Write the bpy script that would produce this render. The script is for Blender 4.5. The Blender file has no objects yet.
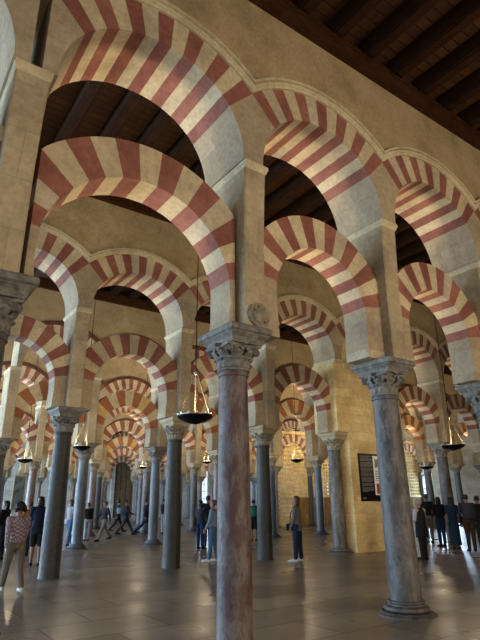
import bpy, bmesh, math, random
from mathutils import Vector, Matrix
random.seed(7)
C = bpy.context.scene.collection
PI = math.pi
# ------------------------------------------------------------------ measured layout (metres)
X0, Y1, B, A = 0.768, 5.656, 3.126, 7.464      # first column, nearest arcade, bay width, aisle width
CAMH = 1.6
Z_NECK, Z_CAP, Z_IMP = 3.26, 3.62, 3.85          # top of shaft, of capital, of impost block
Z_MOULD, Z_SPRING = 6.34, 6.47                  # corbel moulding on the piers
Z_WALL = 9.86                                    # top of the arcade walls
PW, PD, WD, YO = 0.37, 1.04, 1.10, 0.09                    # pier width, pier depth, upper wall depth
NROW = 7
YFAR = Y1 + 7 * A + 4.0
XRIGHT = X0 + 12.6 * B
def colx(i): return X0 + i * B
XO = .08                                         # masonry sits a little off the column axes
def rowy(j): return Y1 + (j - 1) * A

# ------------------------------------------------------------------ materials
def srgb(h):
    v = [int(h[k:k+2], 16) / 255 for k in (0, 2, 4)]
    return tuple((c/12.92 if c <= .04045 else ((c+.055)/1.055)**2.4) for c in v) + (1,)
class NT:
    def __init__(s, name):
        s.m = bpy.data.materials.new(name); s.m.use_nodes = True
        s.t = s.m.node_tree; s.n = s.t.nodes; s.l = s.t.links
        s.b = s.n['Principled BSDF']
        s.co = s.n.new('ShaderNodeTexCoord'); s.geo = s.n.new('ShaderNodeNewGeometry')
    def pos(s, scale=(1,1,1), obj=False):
        mp = s.n.new('ShaderNodeMapping'); mp.inputs['Scale'].default_value = scale
        s.l.new(s.co.outputs['Object'] if obj else s.geo.outputs['Position'], mp.inputs['Vector']); return mp.outputs['Vector']
    def noise(s, sc, det=4, rough=.6, vec=None):
        t = s.n.new('ShaderNodeTexNoise'); t.inputs['Scale'].default_value = sc
        t.inputs['Detail'].default_value = det; t.inputs['Roughness'].default_value = rough
        s.l.new(vec if vec is not None else s.pos(), t.inputs['Vector']); return t.outputs['Fac']
    def ramp(s, fac, stops):
        r = s.n.new('ShaderNodeValToRGB'); e = r.color_ramp.elements
        while len(e) < len(stops): e.new(.5)
        for k, (p, c) in enumerate(stops): e[k].position = p; e[k].color = c
        s.l.new(fac, r.inputs['Fac']); return r.outputs['Color']
    def mix(s, a, b, fac, mode='MIX'):
        m = s.n.new('ShaderNodeMix'); m.data_type = 'RGBA'; m.blend_type = mode
        for sock, v in ((m.inputs[6], a), (m.inputs[7], b), (m.inputs[0], fac)):
            if hasattr(v, 'links'): s.l.new(v, sock)
            else: sock.default_value = v
        return m.outputs[2]
    def bump(s, h, st=.3, dist=.02, prev=None):
        b = s.n.new('ShaderNodeBump'); b.inputs['Strength'].default_value = st; b.inputs['Distance'].default_value = dist
        s.l.new(h, b.inputs['Height'])
        if prev is not None: s.l.new(prev, b.inputs['Normal'])
        return b.outputs['Normal']
    def done(s, col, rough=.8, normal=None, metal=0, spec=.3):
        if hasattr(col, 'links'): s.l.new(col, s.b.inputs['Base Color'])
        else: s.b.inputs['Base Color'].default_value = col
        if hasattr(rough, 'links'): s.l.new(rough, s.b.inputs['Roughness'])
        else: s.b.inputs['Roughness'].default_value = rough
        s.b.inputs['Metallic'].default_value = metal; s.b.inputs['Specular IOR Level'].default_value = spec
        if normal is not None: s.l.new(normal, s.b.inputs['Normal'])
        return s.m
def G(v): return (v, v, v, 1)
def stone(name, c1, c2, c3, block=None, rough=.85, bs=.35):
    t = NT(name)
    n = t.noise(1.3, 6, .65); n2 = t.noise(14, 5, .6)
    col = t.ramp(n, [(.3, srgb(c1)), (.52, srgb(c2)), (.72, srgb(c3))])
    col = t.mix(col, t.ramp(n2, [(.3, G(.72)), (.7, G(1.15))]), .75, 'MULTIPLY')
    nm = t.bump(n2, bs, .015)
    if block:
        bw, bh = block
        # rows in height, running bond along the wall (x + y so both wall faces show joints)
        sep = t.n.new('ShaderNodeSeparateXYZ'); t.l.new(t.geo.outputs['Position'], sep.inputs[0])
        ad = t.n.new('ShaderNodeMath'); ad.operation = 'ADD'; t.l.new(sep.outputs[0], ad.inputs[0]); t.l.new(sep.outputs[1], ad.inputs[1])
        cb = t.n.new('ShaderNodeCombineXYZ'); t.l.new(ad.outputs[0], cb.inputs[0]); t.l.new(sep.outputs[2], cb.inputs[1])
        br = t.n.new('ShaderNodeTexBrick'); t.l.new(cb.outputs[0], br.inputs['Vector'])
        for k, v in (('Scale', 1), ('Brick Width', bw), ('Row Height', bh), ('Mortar Size', .014 if bw < .8 else .01), ('Mortar Smooth', .4)): br.inputs[k].default_value = v
        br.inputs['Color1'].default_value = G(1.0); br.inputs['Color2'].default_value = (.80, .76, .72, 1); br.inputs['Mortar'].default_value = G(.76 if bw > .8 else .74)
        col = t.mix(col, br.outputs['Color'], .9, 'MULTIPLY')
        nm = t.bump(br.outputs['Fac'], .25, -.008, nm)
    return t.done(col, rough, nm)
M = {}
M['tan'] = stone('limestone_voussoir', 'a39478', 'bcaa88', 'ccbb99')
M['tan_b'] = stone('limestone_voussoir_grey', '968a74', 'b0a287', 'c0b296')
M['red'] = stone('red_brick_voussoir', '70463a', '8b594a', '9a6857')
M['red_b'] = stone('red_brick_voussoir_dark', '683f34', '815043', '8f5e4f')
M['russet'] = stone('russet_voussoir', '7d4c33', '96603f', 'a5714c')
M['gold'] = stone('golden_limestone_voussoir', 'a58a5a', 'bfa26a', 'd0b57e')
M['pier'] = stone('pier_limestone', '8d8068', 'a9997b', 'b9aa8b', (1.1, .62))
M['spandrel'] = stone('haunch_limestone', '928570', 'a6967a', 'b5a688', (1.0, .5))
M['plaster'] = stone('ochre_wall_plaster', '8c7858', 'a38d68', 'ae9a76', None, .9, .15)
M['mould'] = stone('cream_moulding', 'a3967a', 'bfb08c', 'cdbf9c', None, .8, .1)
M['yellow'] = stone('yellow_ashlar', 'b59d69', 'd6be88', 'e6d3a2', (.55, .30), .85, .5)
M['farwall'] = stone('pale_far_wall', '9c9a92', 'b5b2a8', 'c9c6bc', (.9, .5))
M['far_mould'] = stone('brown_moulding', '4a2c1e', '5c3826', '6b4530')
def capital_mat(name, c1, c2):
    t = NT(name); n = t.noise(9, 6, .7); n2 = t.noise(40, 3)
    col = t.ramp(n, [(.3, srgb(c1)), (.7, srgb(c2))])
    return t.done(col, .75, t.bump(n2, .5, .01, t.bump(n, .5, .02)))
M['cap_dark'] = capital_mat('weathered_grey_marble', '3f3d3b', '857f74')
M['cap_tan'] = capital_mat('weathered_tan_marble', '575247', '968c76')
def marble(name, stops, sc=(3, 3, 1.2), rough=.35, vein=None, bump=.25, streak=None):
    t = NT(name); v = t.pos(sc)
    n = t.noise(2.2, 8, .7, v); n2 = t.noise(18, 4, .6); n3 = t.noise(60, 2, .5)
    col = t.ramp(n, [(p, srgb(c)) for p, c in stops])
    col = t.mix(col, t.ramp(n2, [(.32, G(.6)), (.6, G(1.1))]), .7, 'MULTIPLY')
    if streak:
        ns = t.noise(streak[1], 9, .75, t.pos((1, 1, .35))); col = t.mix(col, srgb(streak[0]), t.ramp(ns, [(streak[2], G(0)), (streak[2]+.09, G(.85))]))
        nd = t.noise(.9, 3, .5, t.pos((1, 1, .8))); col = t.mix(col, t.ramp(nd, [(.35, G(.62)), (.62, G(1.15))]), .9, 'MULTIPLY')
    if vein:
        w = t.n.new('ShaderNodeTexWave'); w.wave_type = 'BANDS'; w.bands_direction = 'X'
        w.inputs['Scale'].default_value = 2.4; w.inputs['Distortion'].default_value = 9; w.inputs['Detail'].default_value = 5; w.inputs['Detail Scale'].default_value = 1.6
        t.l.new(t.pos((1, 1, .45)), w.inputs['Vector'])
        f = t.ramp(w.outputs['Fac'], [(.0, G(.85)), (.22, G(0))])
        col = t.mix(col, srgb(vein), f)
    return t.done(col, t.ramp(n2, [(.3, G(rough)), (.7, G(rough + .25))]), t.bump(n3, bump*.5, .004, t.bump(n2, bump, .01)), spec=.45)
M['sh_pink'] = marble('pink_veined_marble', [(.3, '443c3c'), (.45, '5f5654'), (.6, '695a52'), (.7, '7d7066')], (5, 5, 2), bump=.9, rough=.45, streak=('44271f', 5.5, .45))
M['sh_grey'] = marble('pitted_grey_marble', [(.3, '383533'), (.5, '54504c'), (.7, '6d665e')], rough=.45, bump=1.1, streak=('2c2826', 7, .50))
M['sh_dark'] = marble('dark_green_granite', [(.3, '1e1e19'), (.55, '302e27'), (.75, '423d32')], (5, 5, 5), .5, bump=.15)
M['sh_blue'] = marble('blue_grey_marble', [(.3, '34373a'), (.55, '53575b'), (.75, '6c6a67')], (3, 3, .8), .42, bump=.15)
M['sh_rose'] = marble('rose_marble', [(.3, '44352f'), (.55, '66544b'), (.75, '807064')], (3, 3, .8), .35, bump=.2)
def wood(name, c1, c2, sc=(2, 14, 14)):
    t = NT(name); n = t.noise(2.5, 7, .65, t.pos(sc))
    n2 = t.noise(3.1, 3)
    col = t.ramp(n, [(.3, srgb(c1)), (.7, srgb(c2))])
    col = t.mix(col, t.ramp(n2, [(.3, G(.6)), (.7, G(1.2))]), .7, 'MULTIPLY')
    return t.done(col, .75, t.bump(n, .3, .01), spec=.08)
M['joist'] = wood('dark_joist_timber', '23140b', '3a2415', (14, 2, 14))
M['beam'] = wood('dark_beam_timber', '2a170c', '4a2c18')
def boards():
    t = NT('ceiling_boards')
    br = t.n.new('ShaderNodeTexBrick'); t.l.new(t.geo.outputs['Position'], br.inputs['Vector'])
    for k, v in (('Scale', 1), ('Brick Width', 2.6), ('Row Height', .22), ('Mortar Size', .012)): br.inputs[k].default_value = v
    br.inputs['Color1'].default_value = srgb('55371f'); br.inputs['Color2'].default_value = srgb('432a1a'); br.inputs['Mortar'].default_value = srgb('120a06')
    n = t.noise(3, 6, .7, t.pos((2, 16, 4)))
    col = t.mix(br.outputs['Color'], t.ramp(n, [(.3, G(.5)), (.7, G(1.25))]), .85, 'MULTIPLY')
    return t.done(col, .6, t.bump(n, .3, .01))
M['boards'] = boards()
def floor_mat():
    t = NT('worn_marble_paving')
    mp = t.n.new('ShaderNodeMapping'); mp.inputs['Rotation'].default_value = (0, 0, 0); t.l.new(t.geo.outputs['Position'], mp.inputs['Vector'])
    br = t.n.new('ShaderNodeTexBrick'); t.l.new(mp.outputs[0], br.inputs['Vector'])
    for k, v in (('Scale', 1), ('Brick Width', 1.55), ('Row Height', .9), ('Mortar Size', .016), ('Mortar Smooth', .3)): br.inputs[k].default_value = v
    br.inputs['Color1'].default_value = srgb('8c8171'); br.inputs['Color2'].default_value = srgb('665d52'); br.inputs['Mortar'].default_value = srgb('1c1916')
    n = t.noise(1.1, 7, .65); n2 = t.noise(9, 5, .6)
    col = t.mix(br.outputs['Color'], t.ramp(n, [(.3, G(.68)), (.7, G(1.2))]), .8, 'MULTIPLY')
    col = t.mix(col, t.ramp(n2, [(.3, G(.85)), (.7, G(1.08))]), .8, 'MULTIPLY')
    r = t.ramp(t.noise(.8, 2, .4), [(.3, G(.26)), (.7, G(.40))])
    return t.done(col, r, t.bump(br.outputs['Fac'], .05, -.002), spec=.5)
M['floor'] = floor_mat()
def plain(name, h, rough=.7, metal=0, noise=.25, sc=25):
    t = NT(name); n = t.noise(sc, 3)
    col = t.mix(srgb(h), t.ramp(n, [(.3, G(1 - noise)), (.7, G(1 + noise))]), 1.0, 'MULTIPLY')
    return t.done(col, rough, t.bump(n, .15, .005), metal)
def emis(name, h, s):
    t = NT(name); t.b.inputs['Emission Color'].default_value = srgb(h); t.b.inputs['Emission Strength'].default_value = s
    return t.done(srgb(h), .5)
M['iron'] = plain('black_iron', '14110f', .45, .6)
M['silver'] = plain('worn_silver_rim', '9a948a', .35, .8)
M['brass'] = plain('gilt_chain', '8a7c5c', .5, .4)
M['bulb'] = emis('warm_bulb', 'ffd08a', 6)
M['glow'] = emis('daylit_window', 'd4e2f2', 1.3)
M['skin'] = plain('skin', '7a5545', .6, 0, .06); M['eye'] = plain('dark_eye', '120c0a', .3); M['lip'] = plain('lips', '6e3c36', .5)
M['hair_black'] = plain('black_hair', '0e0b0b', .5, 0, .5, 60); M['hair_brown'] = plain('brown_hair', '4a3222', .5, 0, .5, 60); M['hair_grey'] = plain('grey_hair', '6b655e', .6, 0, .4, 60)
def cloth(key, h, n=.2): M[key] = plain(key, h, .95, 0, n, 40)
for k, h in (('navy_cloth', '0e1424'), ('black_cloth', '0f0f12'), ('grey_cloth', '625d5a'), ('denim', '17233a'), ('light_denim', '3f5672'),
             ('pale_blue_cloth', '66788a'), ('beige_cloth', '5e564b'), ('white_cloth', '86868a'), ('blue_cloth', '1f4a9a'), ('teal_cloth', '112536'),
             ('brown_cloth', '2a1c13'), ('mustard_cloth', '8a6420'), ('green_cloth', '145c4a'), ('charcoal_cloth', '26262b'), ('shoe_black', '0d0d0e'), ('shoe_white', 'b9b7b2')): cloth(k, h)
def plaid():
    t = NT('plaid_shirt')
    ch = t.n.new('ShaderNodeTexChecker'); ch.inputs['Scale'].default_value = 26; ch.inputs['Color1'].default_value = srgb('5c4b54'); ch.inputs['Color2'].default_value = srgb('92868c')
    t.l.new(t.pos((1, 1, 1), True), ch.inputs['Vector'])
    return t.done(ch.outputs['Color'], .9)
M['plaid'] = plaid()

# ------------------------------------------------------------------ object helpers
def mesh_obj(name, me, parent=None, loc=(0,0,0), rot=(0,0,0)):
    o = bpy.data.objects.new(name, me); C.objects.link(o)
    o.location = loc; o.rotation_euler = rot
    if parent: o.parent = parent
    return o
def finish(bm, name, mats, smooth=False, bevel=0, autos=None):
    if bevel:
        bmesh.ops.bevel(bm, geom=[e for e in bm.edges if e.is_manifold and e.calc_face_angle(0) > .6], offset=bevel, segments=2, profile=.7, affect='EDGES')
    bmesh.ops.recalc_face_normals(bm, faces=bm.faces)
    me = bpy.data.meshes.new(name); bm.to_mesh(me); bm.free()
    for m in (mats if isinstance(mats, (list, tuple)) else [mats]): me.materials.append(m)
    if smooth:
        for p in me.polygons: p.use_smooth = True
    if autos is not None:
        try: me.set_sharp_from_angle(angle=autos)
        except Exception: pass
    return me
def empty(name, loc=(0,0,0), rz=0, label=None, cat=None, group=None):
    o = bpy.data.objects.new(name, None); C.objects.link(o); o.location = loc; o.rotation_euler = (0,0,rz); o.empty_display_size = .1
    tag(o, label, cat, group); return o
def tag(o, label=None, cat=None, group=None, kind=None):
    if label: o['label'] = label
    if cat: o['category'] = cat
    if group: o['group'] = group
    if kind: o['kind'] = kind
    return o
def box(bm, x0, x1, y0, y1, z0, z1, mi=0):
    v = [bm.verts.new(p) for p in ((x0,y0,z0),(x1,y0,z0),(x1,y1,z0),(x0,y1,z0),(x0,y0,z1),(x1,y0,z1),(x1,y1,z1),(x0,y1,z1))]
    for f in ((0,3,2,1),(4,5,6,7),(0,1,5,4),(1,2,6,5),(2,3,7,6),(3,0,4,7)):
        fc = bm.faces.new([v[k] for k in f]); fc.material_index = mi
def rings(bm, rr, close=True, mi=0):
    """rr: list of vertex-position loops of equal length; skins them"""
    vs = [[bm.verts.new(p) for p in r] for r in rr]; n = len(vs[0])
    for a, b in zip(vs, vs[1:]):
        for k in range(n): bm.faces.new((a[k], a[(k+1) % n], b[(k+1) % n], b[k])).material_index = mi
    if close:
        bm.faces.new(list(reversed(vs[0]))).material_index = mi; bm.faces.new(vs[-1]).material_index = mi
def lathe(bm, prof, n=32, c=(0,0), mi=0, close=True):
    rings(bm, [[(c[0] + r*math.cos(2*PI*k/n), c[1] + r*math.sin(2*PI*k/n), z) for k in range(n)] for r, z in prof], close, mi)
def sq(hx, hy, z, ch=0.0):
    if ch <= 0: return [(-hx,-hy,z),(hx,-hy,z),(hx,hy,z),(-hx,hy,z)]
    return [(-hx+ch,-hy,z),(hx-ch,-hy,z),(hx,-hy+ch,z),(hx,hy-ch,z),(hx-ch,hy,z),(-hx+ch,hy,z),(-hx,hy-ch,z),(-hx,-hy+ch,z)]
def tube(bm, p, q, r0, r1=None, n=8, mi=0):
    r1 = r0 if r1 is None else r1
    p, q = Vector(p), Vector(q); d = (q-p).normalized()
    u = d.orthogonal().normalized(); v = d.cross(u)
    rings(bm, [[tuple(c + (u*math.cos(2*PI*k/n) + v*math.sin(2*PI*k/n))*r) for k in range(n)] for c, r in ((p, r0), (q, r1))], True, mi)

# ------------------------------------------------------------------ camera
cam = bpy.data.cameras.new('camera'); co = bpy.data.objects.new('camera', cam); C.objects.link(co)
fw = Vector((0.54550575, 0.7685458, 0.3343065)); ri = Vector((0.81735143, -0.57606291, -0.00939012)); up = Vector((-0.18536483, -0.27836826, 0.94241763))
m = Matrix((ri, up, -fw)).transposed().to_4x4(); m.translation = (0, 0, CAMH); co.matrix_world = m
cam.sensor_fit = 'HORIZONTAL'; cam.sensor_width = 36; cam.lens = 36*512.884/480; cam.clip_end = 300
bpy.context.scene.camera = co
def proj(x, y, z):
    d = Vector((x, y, z-CAMH)); w = d.dot(fw)
    if w < .2: return None
    return 240 + 512.884*d.dot(ri)/w, 320 - 512.884*d.dot(up)/w
def ray(px, py, Y=None, Z=None, X=None):
    d = fw*512.884 + ri*(px-240) + up*(320-py)
    t = Y/d.y if Y is not None else (X/d.x if X is not None else (Z-CAMH)/d.z)
    return Vector((d.x*t, d.y*t, d.z*t + CAMH))

# ------------------------------------------------------------------ shared meshes: columns
def shaft_mesh(mat, rb, rt):
    bm = bmesh.new(); zs = [0.0, .02, .05, .5, 1, 1.5, 2, 2.5, 3.0, Z_NECK-.07, Z_NECK-.06, Z_NECK-.03, Z_NECK]
    pr = []
    for z in zs:
        f = z/Z_NECK; r = rb + (rt-rb)*f + .008*math.sin(f*PI)
        if z >= Z_NECK-.06: r += .018 if z < Z_NECK else .01
        if z < .04: r += .012
        pr.append((r, z))
    lathe(bm, pr, 40)
    return finish(bm, 'shaft', mat, True, autos=.6)
def base_mesh(mat, hs=.43, h=.165, rb=.235):
    bm = bmesh.new()
    lathe(bm, [(hs, 0), (hs, .01), (hs*.93, .022), (hs*.86, h*.3)], 36)
    pr = []
    for k in range(9):
        a = -PI/2 + PI*k/8; pr.append((hs*.70 + .035*math.cos(a), h*.55 + .035*math.sin(a)))
    pr += [(rb+.035, h*.82), (rb+.03, h*.92)]
    for k in range(6):
        a = -PI/2 + PI*k/5; pr.append((rb+.02+.022*math.cos(a), h*1.08 + .02*math.sin(a)))
    pr.append((rb+.005, h*1.2))
    lathe(bm, pr, 36)
    return finish(bm, 'base', mat, True, autos=.7)
def leaf(bm, ang, r0, z0, h, w, out, curl):
    """an acanthus leaf hugging the bell and curling over at its tip"""
    c, s = math.cos(ang), math.sin(ang); prev = None; N = 9
    for k in range(N+1):
        t = k/N
        rad = r0 + out*t*t*.5 + (curl*math.sin(min(1, max(0, (t-.6)/.4))*PI*.8) if t > .6 else 0)
        z = z0 + h*(t if t < .8 else .8 + .2*math.sin((t-.8)/.2*PI*.6) - .16*((t-.8)/.2)**2)
        ww = w*(.55 + .6*math.sin(PI*min(1, t*1.05)*.75))*(1 - .75*max(0, t-.75)/.25)
        ww *= 1 + .18*(1 if k % 2 else -1)              # lobed edge
        row = []
        for u_ in (-1, -.5, 0, .5, 1):
            bulge = .014*(1-abs(u_)*1.3) + (.006 if u_ == 0 else 0)
            rr = rad + bulge; tt = u_*ww/2
            row.append((rr*c - tt*s, rr*s + tt*c, z))
        # back of the leaf a little behind
        back = [((rad-.02)*c - u_*ww/2*s, (rad-.02)*s + u_*ww/2*c, z - .004) for u_ in (1, 0, -1)]
        loop = [bm.verts.new(p) for p in row + back]
        if prev:
            n = len(loop)
            for q in range(n): bm.faces.new((prev[q], prev[(q+1) % n], loop[(q+1) % n], loop[q]))
        prev = loop
    bm.faces.new(prev)
def capital_mesh(mat, rt, h, fine=True):
    bm = bmesh.new()
    lathe(bm, [(rt+.012, 0), (rt+.03, .012), (rt+.03, .035), (rt+.008, .045), (rt-.005, .08), (rt, h*.55), (rt+.03, h*.75), (rt+.085, h*.88), (rt+.09, h*.9)], 28)
    nl = 8
    for k in range(nl): leaf(bm, 2*PI*k/nl, rt+.01, .045, h*.42, .13, .045, .045)
    for k in range(nl): leaf(bm, 2*PI*(k+.5)/nl, rt+.012, .05, h*.68, .14, .07, .055)
    for k in range(4):                                    # corner volutes
        a = PI/4 + k*PI/2; c, s = math.cos(a), math.sin(a)
        cx, cy, cz = (rt+.125)*c, (rt+.125)*s, h*.78
        t_ = Vector((-s, c, 0)); pts = []
        for q in range(15):
            th = q/14*2.6*PI; r = .062*(1 - .72*q/14)
            pts.append((cx + c*r*math.cos(th+PI*.5)*1.0, cy + s*r*math.cos(th+PI*.5), cz + r*math.sin(th+PI*.5)))
        for p, q in zip(pts, pts[1:]): tube(bm, Vector(p)-t_*.035, Vector(q)-t_*.035, .013, .013, 5); tube(bm, Vector(p)+t_*.035, Vector(q)+t_*.035, .013, .013, 5)
        tube(bm, Vector((cx, cy, cz))-t_*.045, Vector((cx, cy, cz))+t_*.045, .042, .042, 10)
        tube(bm, (rt*.9*c, rt*.9*s, h*.55), (cx-c*.01, cy-s*.01, cz+.05), .02, .028, 6)
    for k in range(4):                                    # helices and the flower on each side
        a = k*PI/2; c, s = math.cos(a), math.sin(a); t_ = Vector((-s, c, 0)); o_ = Vector(((rt+.08)*c, (rt+.08)*s, h*.8))
        for sg in (-1, 1): tube(bm, o_+t_*sg*.045-Vector((c, s, 0))*.03, o_+t_*sg*.045+Vector((c, s, 0))*.015, .03, .026, 8)
        tube(bm, o_+Vector((0, 0, .075))-Vector((c, s, 0))*.03, o_+Vector((0, 0, .075))+Vector((c, s, 0))*.035, .034, .02, 8)
    R = rt+.155; loops = []                              # abacus with hollow sides
    for z, g in ((h*.9, -.012), (h*.94, .0), (h, .004)):
        lp = []
        for k in range(4):
            a0 = PI/4 + k*PI/2
            for q in range(8):
                t = q/8; a = a0 + t*PI/2
                ch = 1/max(abs(math.cos(a)), abs(math.sin(a)))*(R+g)*.80
                lp.append((ch*math.cos(a)*(1-.16*math.sin(PI*t)), ch*math.sin(a)*(1-.16*math.sin(PI*t)), z))
        loops.append(lp)
    rings(bm, loops)
    return finish(bm, 'capital', mat, True, autos=.7)
def impost_mesh(mat):
    bm = bmesh.new(); H = Z_IMP-Z_CAP
    rings(bm, [sq(.25, .30, 0), sq(.262, .315, .03), sq(.265, .32, .032), sq(.275, .34, .07), sq(.30, .375, .10), sq(.315, .39, .112), sq(.315, .39, .125), sq(.345, .425, .145), sq(.345, .425, H-.03), sq(.33, .41, H)])
    return finish(bm, 'impost', mat, False)
def pier_mesh():
    bm = bmesh.new(); w, d = PW/2, PD/2; H = Z_MOULD-Z_IMP
    rings(bm, [sq(w-.01, d-.05, 0, .02), sq(w-.01, d-.05, H*.5, .02), sq(w, d-.02, H*.8, .02), sq(w+.012, d, H, .02)])
    return finish(bm, 'pier_shaft', M['pier'])
def pier_mould_mesh():
    bm = bmesh.new(); w, d = PW/2, WD/2
    rings(bm, [sq(w+.012, d-.03, 0), sq(w+.02, d-.015, .015), sq(w+.022, d-.01, .035), sq(w+.024, d+.0, .045), sq(w+.034, d+.014, .06), sq(w+.034, d+.016, .11), sq(w+.012, d, .13)])
    return finish(bm, 'pier_moulding', M['mould'])
def boss_mesh():
    """carved floral boss on the foot of a pier"""
    bm = bmesh.new()
    lathe(bm, [(.15, 0), (.15, .02), (.12, .045), (.1, .03), (.09, .05), (.05, .07), (.001, .075)], 20)
    for k in range(8):
        a = 2*PI*k/8; tube(bm, (.04*math.cos(a), .04*math.sin(a), .05), (.115*math.cos(a), .115*math.sin(a), .04), .014, .026, 6)
    bmesh.ops.rotate(bm, verts=bm.verts, cent=(0,0,0), matrix=Matrix.Rotation(PI/2, 3, 'X'))
    return finish(bm, 'carved_boss', M['cap_tan'], True, autos=.6)
SH = {}
for k, (mt, rb, rt) in {'pink': ('sh_pink', .215, .19), 'grey': ('sh_grey', .235, .205), 'dark': ('sh_dark', .235, .195), 'blue': ('sh_blue', .21, .185), 'rose': ('sh_rose', .21, .185)}.items():
    SH[k] = (shaft_mesh(M[mt], rb, rt), base_mesh(M[mt]), rt)
CAPM = {'dark': capital_mesh(M['cap_dark'], .195, Z_CAP-Z_NECK), 'tan': capital_mesh(M['cap_tan'], .195, Z_CAP-Z_NECK)}
IMPM = {'dark': impost_mesh(M['cap_dark']), 'tan': impost_mesh(M['pier'])}
PIERM, PMOULD, BOSS = pier_mesh(), pier_mould_mesh(), boss_mesh()

# ------------------------------------------------------------------ arches
def sector(bm, secs, y0, y1):
    """secs: list of ((xin,zin),(xout,zout),mat) ; the mat of entry k fills k..k+1"""
    cols = []
    for (i_, o_, mt) in secs:
        cols.append(([bm.verts.new((i_[0], y, i_[1])) for y in (y0, y1)], [bm.verts.new((o_[0], y, o_[1])) for y in (y0, y1)], mt))
    for a, b in zip(cols, cols[1:]):
        (ai, ao, mt), (bi, bo, _) = a, b
        for f in ((ai[0], ao[0], bo[0], bi[0]), (ai[1], bi[1], bo[1], ao[1]), (ai[0], bi[0], bi[1], ai[1]), (ao[0], ao[1], bo[1], bo[0])):
            try: bm.faces.new(f).material_index = mt
            except ValueError: pass
    for c in (cols[0], cols[-1]):
        try: bm.faces.new((c[0][0], c[0][1], c[1][1], c[1][0])).material_index = c[2]
        except ValueError: pass
RING_MATS = lambda: [M['tan'], M['red'], M['tan_b'], M['red_b'], M['spandrel']]
GOLD_MATS = lambda: [M['tan'], M['russet'], M['gold'], M['russet'], M['spandrel']]
def vmat(k, seed):                                # voussoir k: red when even
    rnd = random.Random(seed*31+k).random()
    return (1 if rnd < .6 else 3) if k % 2 == 0 else (0 if rnd < .6 else 2)
def lower_arch_mesh(cz, r, ring=.56, t=.50, seed=1, nv=15, yc=.06, mats=None):
    bm = bmesh.new(); xm = B/2 - PW/2 + .012; R = r + ring; cz_o = cz
    def pt(a, rad):
        x, z = rad*math.cos(a), rad*math.sin(a)
        if abs(x) > xm: k = xm/abs(x); x *= k; z *= k
        return (x, cz+z)
    a0, a1 = math.radians(10), math.radians(170); secs = []
    secs.append(((r-.03, Z_IMP-.005), (xm, Z_IMP-.005), 4)); secs.append(((r, cz-.12), (xm, cz-.10), 4))
    sub = 4
    for v in range(nv):
        for s in range(sub):
            a = a0 + (a1-a0)*(v + s/sub)/nv; secs.append((pt(a, r), pt(a, R), vmat(v, seed)))
    secs.append((pt(a1, r), pt(a1, R), 4)); secs.append(((-r, cz-.12), (-xm, cz-.10), 4)); secs.append(((-r+.03, Z_IMP-.005), (-xm, Z_IMP-.005), 4))
    # clipped corners of the ring against the piers keep their own point
    sector(bm, secs, yc-t/2, yc+t/2)
    return finish(bm, 'arch_ring', (mats or RING_MATS)())
UJ, UR = 6.1, 2.30                                # joint centre and extrados radius of the upper arches
def u_in(a):                                       # intrados: superellipse seen from (0,UJ)
    hw, hh, zc, n = 1.385, 1.38, 6.45, 2.1
    lo, hi = 0, 3
    dx, dz = math.cos(a), math.sin(a)
    for _ in range(40):
        md = (lo+hi)/2; x, z = abs(md*dx), UJ + md*dz - zc
        v = (x/hw)**n + (max(z, 0)/hh)**n
        if v < 1: lo = md
        else: hi = md
    return (lo*dx, UJ+lo*dz)
def upper_arch_mesh(seed=1, nv=13):
    bm = bmesh.new(); h = B/2; a0, a1 = math.radians(46.8), math.radians(133.2)
    def out(a):
        x, z = UR*math.cos(a), UR*math.sin(a)
        if abs(x) > h: k = h/abs(x); x *= k; z *= k
        return (x, UJ+z)
    al = math.atan2(Z_SPRING-.01-UJ, h); secs = []
    n0 = 8
    for k in range(n0):
        a = al + (a0-al)*k/n0; p = u_in(a)
        if k == 0: p = (1.375, Z_SPRING-.01)
        secs.append((p, out(a), 4))
    for v in range(nv):
        for s in range(4):
            a = a0 + (a1-a0)*(v + s/4)/nv; secs.append((u_in(a), out(a), vmat(v, seed)))
    for k in range(n0+1):
        a = a1 + (PI-al-a1)*k/n0; p = u_in(a)
        if k == n0: p = (-1.375, Z_SPRING-.01)
        secs.append((p, out(a), 4))
    sector(bm, secs, -WD/2+YO, WD/2+YO)
    return finish(bm, 'arch_ring', RING_MATS())
def archivolt_mesh(mat):
    bm = bmesh.new(); h = B/2; N = 40; y = -WD/2+YO
    prof = [(2.285, y+.02), (2.285, y-.035), (2.33, y-.04), (2.335, y-.055), (2.385, y-.06), (2.39, y-.035), (2.40, y-.035), (2.405, y-.09), (2.445, y-.09), (2.45, y+.02)]
    loops = []
    for k in range(N+1):
        lp = []
        for r, yy in prof:
            am = math.acos(min(1, h/r)); a = am + (PI-2*am)*k/N
            lp.append((r*math.cos(a), yy, UJ + r*math.sin(a)))
        loops.append(lp)
    rings(bm, loops)
    return finish(bm, 'archivolt', mat)
LOW = [lower_arch_mesh(4.42, 1.08, seed=s) for s in (1, 2, 3)]
LOW_WIDE = lower_arch_mesh(4.32, 1.31, seed=5, ring=.57)
LOW_SLIM = lower_arch_mesh(4.56, .98, seed=6, ring=.57)
LOW_TALL = lower_arch_mesh(5.0, 1.02, seed=6, nv=11, ring=.66, mats=GOLD_MATS)
LOW_FAR = [lower_arch_mesh(4.42, 1.06, seed=s, nv=11, ring=.64, mats=GOLD_MATS) for s in (8, 9)]
UPP = [upper_arch_mesh(s) for s in (1, 2, 3)]
ARCHIV, ARCHIV_FAR = archivolt_mesh(M['mould']), archivolt_mesh(M['far_mould'])

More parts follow.
